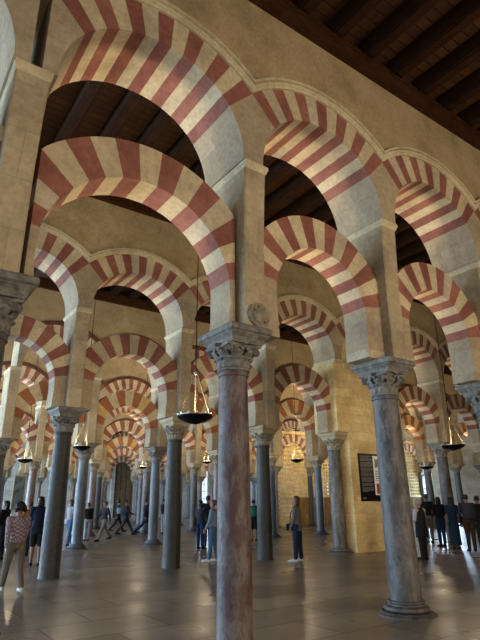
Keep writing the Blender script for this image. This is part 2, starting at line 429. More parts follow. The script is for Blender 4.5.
ORD = ['first', 'second', 'third', 'fourth', 'fifth', 'sixth', 'seventh', 'eighth', 'ninth', 'tenth', 'eleventh', 'twelfth', 'thirteenth', 'fourteenth', 'fifteenth', 'sixteenth']
ROWNAME = {1: 'nearest arcade', 2: 'second arcade back', 3: 'third arcade back', 4: 'fourth arcade back', 5: 'fifth arcade back', 6: 'sixth arcade back', 7: 'farthest arcade'}
def in_view(x, y, lo, hi, z=3.3):
    p = proj(x, y, z); return p is not None and lo < p[0] < hi
COLS = {}
for j in range(1, NROW+1):
    COLS[j] = [i for i in range(-2, 13) if in_view(colx(i), rowy(j), -45, 505) ]
SPEC = {(1,0): ('grey','dark',1), (1,1): ('pink','dark',0), (1,2): ('grey','dark',1), (1,3): ('blue','dark',1),
        (2,1): ('dark','dark',0), (2,2): ('dark','tan',0), (2,3): ('dark','tan',0), (2,4): ('grey','tan',1), (2,5): ('grey','tan',0), (2,6): ('grey','dark',0), (2,7): ('blue','tan',1),
        (3,2): ('blue','dark',1), (3,3): ('blue','dark',1), (3,5): ('blue','tan',1), (3,6): ('blue','tan',1), (4,2): ('rose','tan',1), (4,3): ('rose','tan',1)}
SAY = {'pink': 'pink-veined marble', 'grey': 'pitted grey marble', 'dark': 'smooth dark granite', 'blue': 'blue-grey marble', 'rose': 'rose-brown marble'}
HAND = {(1,0): 'column at left edge, mostly out of frame, its huge impost in the top left',
        (1,1): 'big pink-veined marble column in the centre foreground with ornate dark capital',
        (1,2): 'pitted grey marble column on a round base, right foreground',
        (1,3): 'column at far right edge showing only its capital and upper shaft',
        (2,1): 'smooth dark granite column without a base, left, beside person in navy',
        (2,2): 'dark granite column left of centre behind the biggest hanging lamp',
        (2,3): 'dark column just right of the central foreground column',
        (2,4): 'mottled grey-brown column attached to the yellow stone wall beside the panel'}
for j in range(1, NROW+1):
    for n, i in enumerate(COLS[j]):
        if (j, i) in SPEC: kind, cap, base = SPEC[(j, i)]
        else:
            rr = random.Random(j*50+i); kind = rr.choice(['blue', 'rose', 'dark', 'grey']); cap = rr.choice(['dark', 'tan']); base = 1
        lab = HAND.get((j, i)) or f'{SAY[kind]} column, {ORD[n]} from the left in the {ROWNAME[j]}'
        t = empty('column', (colx(i), rowy(j), 0), 0, lab, 'column', 'columns of the hall')
        sm, bs, rt = SH[kind]
        if base: mesh_obj('base', bs, t)
        mesh_obj('shaft', sm, t)
        mesh_obj('capital', CAPM[cap], t, (0, 0, Z_NECK)); mesh_obj('impost', IMPM[cap], t, (.03, 0, Z_CAP))
PIERS = {}
for j in range(1, NROW+1):
    PIERS[j] = [i for i in range(-2, 13) if in_view(colx(i), rowy(j), -90, 540, 5)]
    for n, i in enumerate(PIERS[j]):
        t = empty('pier', (colx(i)+{(1, 0): .0, (1, 1): .13, (1, 2): .07}.get((j, i), XO), rowy(j)+YO, Z_IMP), 0, f'pale stone pier, {ORD[n]} from the left above the columns of the {ROWNAME[j]}', 'pier', 'stone piers')
        mesh_obj('pier_shaft', PIERM, t); mesh_obj('pier_moulding', PMOULD, t, (0, 0, Z_MOULD-Z_IMP))
        if j == 1 and i == 1: mesh_obj('carved_boss', BOSS, t, (.03, -PD/2+.04, .17)).scale = (1.2, 1, 1.15)
BAYS = {}
for j in range(1, NROW+1):
    BAYS[j] = [i for i in range(-2, 12) if (j == 1 and i == -1) or in_view(colx(i), rowy(j), -330 if j == 1 else -90, 560, 5) and in_view(colx(i+1), rowy(j), -40, 9999, 5)]
    for n, i in enumerate(BAYS[j]):
        cx = colx(i) + B/2 + XO
        walled = (j == 2 and i == 4)
        tall = (j == 3 and i >= 5)
        if not walled:
            me = LOW_TALL if tall else (LOW_WIDE if (j == 1 and i <= 0) else LOW_SLIM if j == 1 else LOW_FAR[(i+j) % 2] if (j == 3 or j == 5) else LOW[(i+j) % 3])
            o = mesh_obj('lower_arch', me, None, (cx, rowy(j), 0))
            tag(o, f'red and cream lower horseshoe arch, {ORD[n]} from the left in the {ROWNAME[j]}', 'arch', 'lower horseshoe arches')
        t = empty('upper_arch', (cx - (.14 if (j, i) == (1, -1) else 0), rowy(j) + (.004 if (j, i) == (1, -1) else 0), 0), 0, f'red and cream upper arch, {ORD[n]} from the left in the {ROWNAME[j]}', 'arch', 'upper arches')
        mesh_obj('arch_ring', UPP[(i*2+j) % 3], t)
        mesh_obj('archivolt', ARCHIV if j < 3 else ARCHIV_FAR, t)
    # the plain wall over the row, its lower edge following the arches
    bm = bmesh.new(); h = B/2; N = 24
    for i in BAYS[j]:
        cx = colx(i)+B/2+XO; am = math.acos(h/UR); pv = None
        for k in range(N+1):
            a = PI-am - (PI-2*am)*k/N; x = cx + UR*math.cos(a) ; z = UJ + UR*math.sin(a) + .004
            vs = [bm.verts.new((x, rowy(j)+y, zz)) for y, zz in ((-WD/2+.02+YO, z), (-WD/2+.02+YO, Z_WALL), (WD/2-.02+YO, Z_WALL), (WD/2-.02+YO, z))]
            if pv:
                for q in range(4): bm.faces.new((pv[q], pv[(q+1) % 4], vs[(q+1) % 4], vs[q]))
            pv = vs
    o = mesh_obj('wall_' + ['nearest', 'second', 'third', 'fourth', 'fifth', 'sixth', 'farthest'][j-1], finish(bm, 'wall', M['plaster']))
    tag(o, None, None, None, 'structure')
    # wall plates of timber along both top edges of the wall
    for s, nm in ((-1, 'front'), (1, 'rear')):
        bm = bmesh.new(); y = rowy(j)+YO+s*(WD/2+.02)
        xa, xb = colx(BAYS[j][0]), colx(BAYS[j][-1]+1)
        box(bm, xa, xb, y-.13, y+.13, Z_WALL-.06, Z_WALL+.34)
        box(bm, xa, xb, y-.16, y+.16, Z_WALL+.2, Z_WALL+.24)
        o = mesh_obj('trim_%d' % (j*2 + (s > 0)), finish(bm, 'beam', M['beam'], bevel=.012)); tag(o, None, None, None, 'structure')

# ------------------------------------------------------------------ ceiling
ZC = Z_WALL + .62
bm = bmesh.new(); box(bm, -14, XRIGHT+.4, -5, YFAR+.4, ZC, ZC+.1)
tag(mesh_obj('ceiling', finish(bm, 'ceiling', M['boards'])), kind='structure')
def joist_mesh(L):
    bm = bmesh.new()
    x = .125
    # moulded joist: square body with a narrower fillet below and shaped ends
    rings(bm, [[(-x, -L/2, 0), (x, -L/2, 0), (x, -L/2, .38), (-x, -L/2, .38)], [(-x, L/2, 0), (x, L/2, 0), (x, L/2, .38), (-x, L/2, .38)]])
    box(bm, -x+.03, x-.03, -L/2+.15, L/2-.15, -.035, 0)
    return finish(bm, 'joist', M['joist'], bevel=.012)
JL = joist_mesh(A-WD-.22)
for aisle, xs in ((0, (-3, 22)), (1, (-2, 32)), (2, (2, 34)), (3, (6, 34))):
    yc = rowy(aisle)+A/2+YO
    x = xs[0]*1.0 + .15
    while x < xs[1]:
        # only joists the photograph can see
        ok = any((lambda q: q and -60 < q[0] < 540 and -60 < q[1] < 700)(proj(x, yc+dy, ZC-.3)) for dy in (-3, -1.5, 0, 1.5, 3))
        if ok:
            o = mesh_obj('ceiling_joist', JL, None, (x, yc, ZC-.38))
            tag(o, ['dark timber joist across the open ceiling at top right, one of many alike', 'dark timber joist over the second aisle, glimpsed through the nearest arches',
                    'dark timber joist over the third aisle, glimpsed through distant arches', 'dark timber joist over the fourth aisle, far back'][aisle], 'beam', f'ceiling joists of aisle {aisle+1}')
        x += .88

# ------------------------------------------------------------------ floor and outer walls
bm = bmesh.new(); box(bm, -14, XRIGHT+.4, -5, YFAR+.4, -.2, 0)
tag(mesh_obj('floor', finish(bm, 'floor', M['floor'])), kind='structure')
def wall_with_openings(name, along, fixed, thick, a0, a1, h, openings, mat):
    """openings: (a_start, a_end, z0, z1)"""
    bm = bmesh.new(); cur = a0
    def bx(s, e, z0, z1):
        if e-s < .01 or z1-z0 < .01: return
        if along == 'x': box(bm, s, e, fixed, fixed+thick, z0, z1)
        else: box(bm, fixed, fixed+thick, s, e, z0, z1)
    for s, e, z0, z1 in sorted(openings):
        bx(cur, s, 0, h); bx(s, e, 0, z0); bx(s, e, z1, h); cur = e
    bx(cur, a1, 0, h)
    return tag(mesh_obj(name, finish(bm, name, mat)), kind='structure')
far_open, right_open = [], []
for px, w in ((78, 1.5), (203, 1.6), (237, 1.2)):
    x = ray(px, 490, Y=YFAR).x; far_open.append((x-w/2, x+w/2, 1.2, 5.6))
for px, w in ((428, 1.1), (446, 1.0), (331, 1.5)):
    y = ray(px, 490, X=XRIGHT).y
    right_open.append((y-w/2, y+w/2, .8, 5.2))
wall_with_openings('wall_back', 'x', YFAR, .5, -14, XRIGHT+.5, ZC, far_open, M['farwall'])
wall_with_openings('wall_right', 'y', XRIGHT, .5, -5, YFAR, ZC, right_open, M['farwall'])
wall_with_openings('wall_left', 'y', -14, .4, -5, YFAR, ZC, [(2, 5.5, 0, 5.5), (9, 12.5, 0, 5.5), (16.5, 20, 0, 5.5), (24, 27.5, 0, 5.5), (33, 36.5, 0, 5.5), (41, 44.5, 0, 5.5), (49, 52.5, 0, 5.5)], M['farwall'])
wall_with_openings('wall_front', 'x', -5.4, .4, -14, XRIGHT+.5, ZC, [(-9, -5.5, 0, 5.5), (-1, 2.5, 0, 5.5), (7, 10.5, 0, 5.5)], M['farwall'])
wn = 0
for (s, e, z0, z1) in far_open:
    wn += 1; w = empty('window_%d' % wn, ((s+e)/2, YFAR+.2, z0)); tag(w, kind='structure')
    bm = bmesh.new(); box(bm, -(e-s)/2, (e-s)/2, 0, .03, 0, z1-z0); mesh_obj('pane', finish(bm, 'pane', M['glow']), w)
    bm = bmesh.new()
    for k in range(4): xx = -(e-s)/2 + (e-s)*k/3; box(bm, xx-.03, xx+.03, -.06, 0, 0, z1-z0)
    for k in range(6): zz = (z1-z0)*k/5; box(bm, -(e-s)/2, (e-s)/2, -.05, 0, zz-.03, zz+.03)
    mesh_obj('window_frame', finish(bm, 'frame', M['farwall']), w)
for (s, e, z0, z1) in right_open:
    wn += 1; w = empty('window_%d' % wn, (XRIGHT+.2, (s+e)/2, z0)); tag(w, kind='structure')
    bm = bmesh.new(); box(bm, 0, .03, -(e-s)/2, (e-s)/2, 0, z1-z0); mesh_obj('pane', finish(bm, 'pane', M['glow']), w)
    bm = bmesh.new()
    for k in range(4): yy = -(e-s)/2 + (e-s)*k/3; box(bm, -.06, 0, yy-.03, yy+.03, 0, z1-z0)
    for k in range(6): zz = (z1-z0)*k/5; box(bm, -.05, 0, -(e-s)/2, (e-s)/2, zz-.03, zz+.03)
    mesh_obj('window_frame', finish(bm, 'frame', M['farwall']), w)

# tall panelled doors closing the long view through the nested arches
dx = ray(131, 490, Y=YFAR).x
t = empty('door_1', (dx, YFAR-.02, 0)); tag(t, kind='structure')
dm = wood('aged_door_wood', '4c3f2f', '77664d', (12, 12, 1.5))
bm = bmesh.new()
for s_ in (-1, 1):
    box(bm, min(0, s_*2.3), max(0, s_*2.3), -.12, 0, 0, 6.4)
    for k in range(3):
        for q in range(5): box(bm, s_*(.42+.7*k)-.25, s_*(.42+.7*k)+.25, -.2, -.12, .25+1.22*q, 1.22+1.22*q)
mesh_obj('door_leaves', finish(bm, 'door_leaves', dm, bevel=.02), t)
bm = bmesh.new(); box(bm, -2.7, -2.3, -.35, 0, 0, 6.8); box(bm, 2.3, 2.7, -.35, 0, 0, 6.8); box(bm, -2.9, 2.9, -.4, 0, 6.8, 7.3)
mesh_obj('door_frame', finish(bm, 'door_frame', M['farwall'], bevel=.03), t)

# ------------------------------------------------------------------ yellow ashlar wall with the information panel
bm = bmesh.new(); yb = rowy(2)
box(bm, 13.56, colx(5)+.05, yb-.47, yb+.47, 0, Z_MOULD)
box(bm, colx(4)-.21, 13.56, yb-.47, yb+.66, Z_IMP+.01, Z_MOULD)
box(bm, 13.52, colx(5)+.08, yb-.50, yb+.5, 0, .12)
o = mesh_obj('wall_ashlar', finish(bm, 'wall_ashlar', M['yellow'], bevel=.01)); tag(o, kind='structure')
bm = bmesh.new()                                     # infill of the arch above it
secs = []
for k in range(25):
    a = math.atan2(Z_MOULD-UJ, 1.28) + (PI-2*math.atan2(Z_MOULD-UJ, 1.28))*k/24; p = u_in(a); secs.append(((p[0]*.99, Z_MOULD), (p[0]*.99, max(Z_MOULD+.01, p[1]-.005)), 0))
sector(bm, secs, -.3, .3)
o = mesh_obj('wall_infill', finish(bm, 'wall_infill', M['yellow']), None, (colx(4)+B/2+XO, yb, 0)); tag(o, kind='structure')
bm = bmesh.new()
box(bm, 13.5, colx(5)+.1, yb-.56, yb-.47, Z_MOULD-.2, Z_MOULD-.14); box(bm, 13.5, colx(5)+.1, yb-.6, yb-.47, Z_MOULD-.14, Z_MOULD-.02)
tag(mesh_obj('trim_30', finish(bm, 'ashlar_cornice', M['mould'], bevel=.01)), kind='structure')
t = empty('information_panel', (14.75, yb-.475, 1.58), 0, 'black information panel with pale text and a picture on the yellow stone wall', 'sign')
pw, ph = 1.66, 1.58
bm = bmesh.new(); box(bm, -pw/2, pw/2, -.04, 0, 0, ph); mesh_obj('board', finish(bm, 'board', plain('panel_black', '0c0b0b', .5, 0, .1), bevel=.006), t)
rr = random.Random(3)
z = ph-.08
txm = plain('panel_text', '7d7974', .6, 0, .05)
for para in (2, 3, 5, 4, 4, 5, 3, 5):
    bm = bmesh.new()
    for L in range(para):
        x = -pw/2+.07; xe = x + (.60 if L < para-1 else rr.uniform(.25, .6))
        while x < xe:
            w = rr.uniform(.025, .085); box(bm, x, min(x+w, xe), -.043, -.04, z-.018, z); x += w+.012
        z -= .034
    z -= .022
    mesh_obj('text_block', finish(bm, 'text', txm), t)
    if z < .26: break
bm = bmesh.new(); box(bm, -.12, .72, -.046, -.04, .20, ph-.07)
box(bm, -.04, .66, -.050, -.046, .24, .58, 1)
for k in range(9): box(bm, -.04+.07*k, .01+.07*k, -.050, -.046, 1.10+.02*(k % 3), 1.42-.03*(k % 2), 2)
for k in range(6): box(bm, -.05, -.05+.12+.04*(k % 3), -.050, -.046, .68+.06*k, .70+.06*k, 2)
mesh_obj('picture_sheet', finish(bm, 'picture', [plain('sheet_white', 'e6e2de', .6, 0, .05), plain('sheet_photo', '8d4a30', .6, 0, .5, 18), plain('sheet_plan', '4d4a48', .6)]), t)
bm = bmesh.new()
for k in range(5): box(bm, -pw/2+.08+.03*k, -pw/2+.10+.03*k, -.043, -.04, .08, .12+.01*(k % 2))
mesh_obj('emblem', finish(bm, 'emblem', plain('emblem_grey', '6f6c68')), t)

# ------------------------------------------------------------------ stone lattice screens filling the fourth arcade on the right
def lattice_mesh(w, h, cell, bar, d=.08):
    bm = bmesh.new(); nx, nz = max(1, round(w/cell)), max(1, round(h/cell))
    for k in range(nx+1): x = -w/2 + w*k/nx; box(bm, x-bar/2, x+bar/2, -d/2, d/2, 0, h)
    for k in range(nz+1): z = h*k/nz; box(bm, -w/2, w/2, -d/2+.005, d/2-.005, z-bar/2, z+bar/2)
    for a in range(nx):
        for b_ in range(nz):
            x, z = -w/2 + w*(a+.5)/nx, h*(b_+.5)/nz; c = min(w/nx, h/nz)*.30
            for s in range(4):
                a1, a2 = PI/2*s, PI/2*(s+1)
                tube(bm, (x+c*1.6*math.cos(a1), 0, z+c*1.6*math.sin(a1)), (x+c*1.6*math.cos(a2), 0, z+c*1.6*math.sin(a2)), bar*.32, bar*.32, 4)
    return finish(bm, 'lattice', M['screen'])
M['screen'] = stone('carved_screen_stone', 'b8a06a', 'd6be86', 'e6d3a0')
M['screen_wood'] = wood('carved_choir_wood', '6d5434', '9a7c52', (6, 6, 6))
LAT_A = lattice_mesh(2.5, 6.2, .30, .085); LAT_B = lattice_mesh(2.5, 4.2, .25, .07)
bmp = bmesh.new(); box(bmp, -1.25, 1.25, -.06, .06, 0, 1.85)
for k in range(4):
    for q in range(2): box(bmp, -1.15+.6*k, -.67+.6*k, -.09, -.06, .12+.86*q, .86+.86*q)
PANEL = finish(bmp, 'dado', M['screen_wood'], bevel=.015)
bmr = bmesh.new(); box(bmr, -1.25, 1.25, -.12, .12, 0, .12); RAIL = finish(bmr, 'rail', M['screen'], bevel=.02)
for n, i in enumerate(range(7, 12)):
    cx = colx(i)+B/2
    t = empty('lattice_screen', (cx, rowy(4), 0), 0, f'tall carved lattice screen lit yellow, {ORD[n]} from the left between far columns', 'screen', 'lattice screens')
    if n == 0:
        for me, nm, x_, z_ in ((LAT_A, 'lattice_panel', -.66, 0), (PANEL, 'dado_panel', .66, 0), (RAIL, 'rail', .66, 1.85), (LAT_B, 'lattice_panel', .66, 1.97), (RAIL, 'rail', .66, 6.17)):
            mesh_obj(nm, me, t, (x_, 0, z_)).scale = (.52, 1, 1)
    else:
        mesh_obj('dado_panel', PANEL, t); mesh_obj('rail', RAIL, t, (0, 0, 1.85)); mesh_obj('lattice_panel', LAT_B, t, (0, 0, 1.97)); 
        mesh_obj('rail', RAIL, t, (0, 0, 6.17))

# ------------------------------------------------------------------ framed altar picture at far left
px_ = ray(19, 490, Y=rowy(5)-.9)
t = empty('framed_painting', (px_.x, rowy(5)-.9, 1.3), 0, 'gilt framed dark painting standing far back at the left edge', 'painting')
t.scale = (.6, .6, 1)
bm = bmesh.new(); box(bm, -.5, .5, 0, .06, 0, 1.9)
mesh_obj('canvas', finish(bm, 'canvas', plain('dark_canvas', '4b5254', .5, 0, .7, 3)), t)
bm = bmesh.new()
for x0, x1, z0, z1 in ((-.6, -.5, -.1, 2.0), (.5, .6, -.1, 2.0), (-.5, .5, -.1, 0), (-.5, .5, 1.9, 2.0)): box(bm, x0, x1, -.05, .1, z0, z1)
box(bm, -.3, .3, -.05, .1, 2.0, 2.2)
mesh_obj('frame', finish(bm, 'frame', plain('gilt_frame', '8d8468', .6, .1), bevel=.02), t)
bm = bmesh.new(); box(bm, -.5, .5, -.1, .4, -1.3, -.2); box(bm, -.62, .62, -.15, .45, -.2, -.1)
mesh_obj('pedestal', finish(bm, 'pedestal', M['farwall'], bevel=.02), t)

# ------------------------------------------------------------------ hanging lamps
def lamp_meshes(D):
    R = D/2; bm = bmesh.new()
    lathe(bm, [(.02, -.21*D), (.03, -.2*D), (R*.25, -.185*D), (R*.6, -.13*D), (R*.88, -.06*D), (R, 0), (R, .03*D), (R*.94, .03*D), (R*.8, -.02*D), (R*.4, -.08*D), (.01, -.1*D)], 28)
    bowl = finish(bm, 'bowl', M['iron'], True, autos=.6)
    bm = bmesh.new(); lathe(bm, [(R*1.0, .026*D), (R*1.02, .03*D), (R*1.02, .05*D), (R*.95, .05*D), (R*.94, .026*D)], 28)
    for k in range(12):
        a = 2*PI*k/12; tube(bm, (R*.98*math.cos(a), R*.98*math.sin(a), .04*D), (R*.98*math.cos(a), R*.98*math.sin(a), .09*D), .012*D, .02*D, 5)
    rim = finish(bm, 'rim', M['silver'], True, autos=.6)
    chains = []
    for k in range(3):
        a = 2*PI*k/3+.4; bm = bmesh.new(); p = Vector((R*.95*math.cos(a), R*.95*math.sin(a), .04*D)); q = Vector((.05*D*math.cos(a), .05*D*math.sin(a), 1.25*D))
        n = 12
        for s in range(n):
            u_, v_ = p.lerp(q, s/n), p.lerp(q, (s+.8)/n); tube(bm, u_, v_, .021*D, .021*D, 5)
        tube(bm, p, q, .007*D, .007*D, 4)
        chains.append(finish(bm, 'chain', M['brass']))
    bm = bmesh.new(); lathe(bm, [(.01, 1.2*D), (.06*D, 1.22*D), (.075*D, 1.27*D), (.05*D, 1.34*D), (.02*D, 1.40*D), (.01, 1.42*D)], 14)
    hub = finish(bm, 'hub', M['silver'], True)
    bm = bmesh.new(); 
    for k in range(6):
        a = 2*PI*k/6; lathe(bm, [(.005, -.02), (.02, -.01), (.024, .03), (.015, .05), (.003, .07)], 8, (R*.6*math.cos(a), R*.6*math.sin(a)))
    cups = finish(bm, 'oil_cups', M['silver'], True)
    return bowl, rim, chains, hub, cups
def rod_mesh(z0, z1, r=.011):
    bm = bmesh.new(); tube(bm, (0, 0, z0), (0, 0, z1), r, r, 6)
    tube(bm, (0, 0, z0+.5), (0, 0, z0+.56), r*2.4, r*2.4, 8)
    return finish(bm, 'rod', M['iron'])
LAMPS = [(195, 417, 3.42, .80, 'largest black bowl lamp hanging on three chains left of the central column'),
         (453, 446, 3.42, .80, 'black bowl lamp hanging at the right edge beside the far right pier'),
         (297, 460, 3.42, .62, 'small black bowl lamp hanging before the yellow lattice screen'),
         (82, 447, 3.42, .60, 'black bowl lamp hanging just right of the left granite column'),
         (25, 460, 3.42, .68, 'black bowl lamp hanging near the left edge above the painting'),
         (427, 467, 3.42, .80, 'smaller bowl lamp hanging just right of the grey foreground column'),
         (207, 462, 3.42, .42, 'tiny distant bowl lamp hanging close to the central pink column'),
         (143, 467, 3.42, .50, 'tiny distant bowl lamp over the walking visitors')]
for px, py, z, D, lab in LAMPS:
    p = ray(px, py, Z=z)
    t = empty('hanging_lamp', p, random.uniform(0, 2), lab, 'lamp', 'hanging bowl lamps')
    bowl, rim, chains, hub, cups = lamp_meshes(D)
    mesh_obj('bowl', bowl, t); mesh_obj('rim', rim, t)
    for c in chains: mesh_obj('chain', c, t)
    mesh_obj('hub', hub, t); mesh_obj('oil_cups', cups, t); mesh_obj('rod', rod_mesh(1.4*D, ZC-z), t)

# ------------------------------------------------------------------ people
def remesh(bm, name, mat, voxel, smooth=4):
    bmesh.ops.recalc_face_normals(bm, faces=bm.faces)
    me = bpy.data.meshes.new(name); bm.to_mesh(me); bm.free()
    o = bpy.data.objects.new('tmp', me); C.objects.link(o)
    r = o.modifiers.new('r', 'REMESH'); r.mode = 'VOXEL'; r.voxel_size = voxel; r.use_smooth_shade = True
    s = o.modifiers.new('s', 'SMOOTH'); s.iterations = smooth; s.factor = .5
    dg = bpy.context.evaluated_depsgraph_get(); dg.update()
    out = bpy.data.meshes.new_from_object(o.evaluated_get(dg)); out.name = name
    bpy.data.objects.remove(o); out.materials.clear(); out.materials.append(mat)
    for p in out.polygons: p.use_smooth = True
    return out
def ball(bm, c, rx, ry=None, rz=None, n=12):
    ry = rx if ry is None else ry; rz = rx if rz is None else rz
    rings(bm, [[(c[0]+rx*math.sin(t)*math.cos(2*PI*k/n), c[1]+ry*math.sin(t)*math.sin(2*PI*k/n), c[2]-rz*math.cos(t)) for k in range(n)] for t in [PI*(q+.25)/(n//2+.5-.0) for q in range(n//2+1)]])
def limb(bm, pts, n=12):
    """tapered chain of (point, radius) with round joints"""
    for (p, r0), (q, r1) in zip(pts, pts[1:]): tube(bm, p, q, r0, r1, n)
    for p, r in pts: ball(bm, p, r*.99, n=10)
def loft(bm, secs, n=18):
    rings(bm, [[(cx+rx*math.cos(2*PI*k/n), cy+ry*math.sin(2*PI*k/n), z) for k in range(n)] for cx, cy, z, rx, ry in secs])
def V(*a): return Vector(a)
def person(feet, height, face, label, top, bottom, hair, hairm='hair_black', legs=(0, 0), knees=(0, 0), arms=((.12, .1, .25), (.12, .1, .25)), shoes='shoe_black',
           long_sleeve=True, skirt=None, shorts=False, coat=0, vest=None, female=False, vox=.011, lean=0, voxb=.012, bare=False, head_turn=0):
    """built facing +Y at 1.72 m tall, then scaled; legs = swing angles, arms = (swing forward, out, elbow bend)"""
    S = height/1.72
    sw = .165 if female else .19; hipw = .095
    hip = [V(sx*hipw, 0, .90) for sx in (-1, 1)]; knee, ank, toe = [], [], []
    for k in (0, 1):
        a = legs[k]; kn = hip[k] + V(0, math.sin(a)*.43, -math.cos(a)*.43) + V((-1, 1)[k]*-.01, 0, 0)
        b_ = a - knees[k]; an = kn + V(0, math.sin(b_)*.40, -math.cos(b_)*.40)
        knee.append(kn); ank.append(an)
        ta = -knees[k]*.5 if knees[k] > .3 else 0
        toe.append(an + V((-1, 1)[k]*.02, .16*math.cos(ta), -.045 + .16*math.sin(ta)))
    low = min(a.z for a in ank) - .075
    for lst in (hip, knee, ank, toe):
        for v in lst: v.z -= low
    dz = -low
    def T(p): # torso lean
        p = V(*p); z = p.z-.92; return V(p.x, p.y*math.cos(lean)+z*math.sin(lean), .92+z*math.cos(lean)-p.y*math.sin(lean)+dz)
    sh = [T((sx*sw, 0, 1.40)) for sx in (-1, 1)]; el, wr = [], []
    for k, (f_, o_, e_) in enumerate(arms):
        sx = (-1, 1)[k]; d1 = V(sx*math.sin(o_), math.sin(f_), -math.cos(f_)*math.cos(o_)).normalized()
        e = sh[k]+d1*.285; g = f_+e_; d2 = V(sx*math.sin(o_)*.3 - sx*max(0, e_-1)*.35, math.sin(g), -math.cos(g)).normalized()
        el.append(e); wr.append(e+d2*.245)
    # ---- body: one continuous skin
    bm = bmesh.new()
    ts = [(0, 0, .86, .155, .11), (0, 0, .95, .165, .12), (0, 0, 1.08, .135 if female else .148, .10), (0, .005, 1.22, .145 if female else .16, .108), (0, 0, 1.33, .155 if female else .175, .10), (0, 0, 1.42, .12, .075), (0, 0, 1.46, .065, .06)]
    def loftT(b, rows, g=0):
        n = 18; rings(b, [[tuple(T((cx+(rx+g)*math.cos(2*PI*k/n), cy+(ry+g)*math.sin(2*PI*k/n), z))) for k in range(n)] for cx, cy, z, rx, ry in rows])
    loftT(bm, ts)
    hd = T((0, .012, 1.60)); tube(bm, T((0, -.01, 1.42)), hd+V(0, 0, -.05), .06, .052, 12)
    # head
    n = 20; prof = [(-.118, .022, .03, .028), (-.105, .045, .05, .022), (-.08, .06, .068, .012), (-.04, .068, .08, .004), (0, .074, .092, 0), (.04, .076, .096, -.004), (.075, .068, .088, -.006), (.1, .048, .062, -.008), (.115, .02, .028, -.01)]
    ct, st = math.cos(head_turn), math.sin(head_turn)
    def HT(x, y, z): return (hd.x + x*ct - y*st, hd.y + x*st + y*ct, hd.z + z)
    rings(bm, [[HT(rx*math.cos(2*PI*k/n), cy+ry*math.sin(2*PI*k/n), z) for k in range(n)] for z, rx, ry, cy in prof])
    tube(bm, HT(0, .082, .012), HT(0, .108, -.028), .008, .015, 8)           # nose
    tube(bm, HT(-.045, .078, .03), HT(.045, .078, .03), .012, .012, 8)        # brow
    tube(bm, HT(0, .06, -.1), HT(0, .075, -.098), .02, .014, 8)              # chin
    for sx in (-1, 1): ball(bm, HT(sx*.077, -.004, -.008), .010, .02, .032, 8)  # ears
    for k in (0, 1):
        limb(bm, [(T((0, 0, 1.37)), .07), (sh[k], .055), (el[k], .04), (el[k].lerp(wr[k], .35), .04), (wr[k], .027)])
        limb(bm, [(hip[k]+V(0, 0, .02), .095), (hip[k].lerp(knee[k], .4), .08), (knee[k], .055), (knee[k].lerp(ank[k], .3)+V(0, -.012, 0), .056), (ank[k], .036)])
        limb(bm, [(ank[k]+V(0, -.03, -.035), .034), (ank[k]+V(0, .05, -.03), .038), (toe[k]+V(0, -.02, 0), .03), (toe[k]+V(0, .03, -.005), .02)])
        # hand: palm, four unequal fingers, a thumb from its side
        d = (wr[k]-el[k]).normalized(); sx = (-1, 1)[k]; side = V(0, 1, 0).cross(d); fwd = (V(0, 1, 0) - d*d.y).normalized() if abs(d.y) < .95 else V(0, 0, 1)
        inn = d.cross(fwd)*(-sx)
        pc = wr[k]+d*.045
        for q in range(4): tube(bm, wr[k]+fwd*(-.018+.012*q), wr[k]+d*.085+fwd*(-.03+.02*q), .013, .011, 6)
        for q, L in enumerate((.058, .072, .078, .07)):
            b0 = wr[k]+d*.082+fwd*(-.03+.02*q); b1 = b0+d*L*.5+inn*L*.12; b2 = b1+d*L*.42+inn*L*.32
            tube(bm, b0, b1, .0095, .009, 6); tube(bm, b1, b2, .009, .0075, 6)
        tb = wr[k]+d*.02+fwd*.03; t1 = tb+d*.035+fwd*.026; tube(bm, tb, t1, .012, .011, 6); tube(bm, t1, t1+d*.032+fwd*.006+inn*.008, .011, .008, 6)
    body = remesh(bm, 'body', M['skin'], vox, 2)
    root = empty('person', (feet[0], feet[1], 0), face, label, 'person'); root.scale = (S, S, S)
    mesh_obj('body', body, root)
    for sx in (-1, 1):
        bm = bmesh.new(); ball(bm, HT(sx*.031, .086, .012), .011, .006, .007, 8); mesh_obj('eye', finish(bm, 'eye', M['eye'], True), root)
    bm = bmesh.new(); ball(bm, HT(0, .088, -.058), .022, .008, .007, 8); mesh_obj('mouth', finish(bm, 'mouth', M['lip'], True), root)
    # ---- trousers or skirt
    bm = bmesh.new()
    if skirt:
        loftT(bm, [(0, 0, skirt, .20, .16), (0, 0, skirt+.15, .19, .155), (0, 0, .92, .178, .135), (0, 0, 1.02, .155, .12)])
        mesh_obj('skirt', remesh(bm, 'skirt', M[bottom], voxb), root)
    else:
        loftT(bm, [(0, 0, .84, .16, .12), (0, 0, .93, .178, .133), (0, 0, 1.02, .158, .12)])
        for k in (0, 1):
            if shorts: limb(bm, [(hip[k]+V(0, 0, .02), .108), (hip[k].lerp(knee[k], .5), .098), (hip[k].lerp(knee[k], .85), .09)])
            else: limb(bm, [(hip[k]+V(0, 0, .02), .106), (hip[k].lerp(knee[k], .5), .09), (knee[k], .072), (knee[k].lerp(ank[k], .4), .068), (ank[k]+V(0, 0, .02), .056)])
        mesh_obj('trousers', remesh(bm, 'trousers', M[bottom], voxb), root)
    # ---- top
    bm = bmesh.new(); hem = .90-coat
    rows = [(0, 0, hem, .172+coat*.12, .128+coat*.1)] + ([(0, 0, .9, .182, .14)] if coat else []) + [(0, 0, 1.0, .168, .128), (0, 0, 1.1, .155, .118), (0, .005, 1.22, .17, .125), (0, 0, 1.33, .182, .118), (0, 0, 1.42, .135, .09), (0, 0, 1.455, .075, .072)]
    loftT(bm, rows)
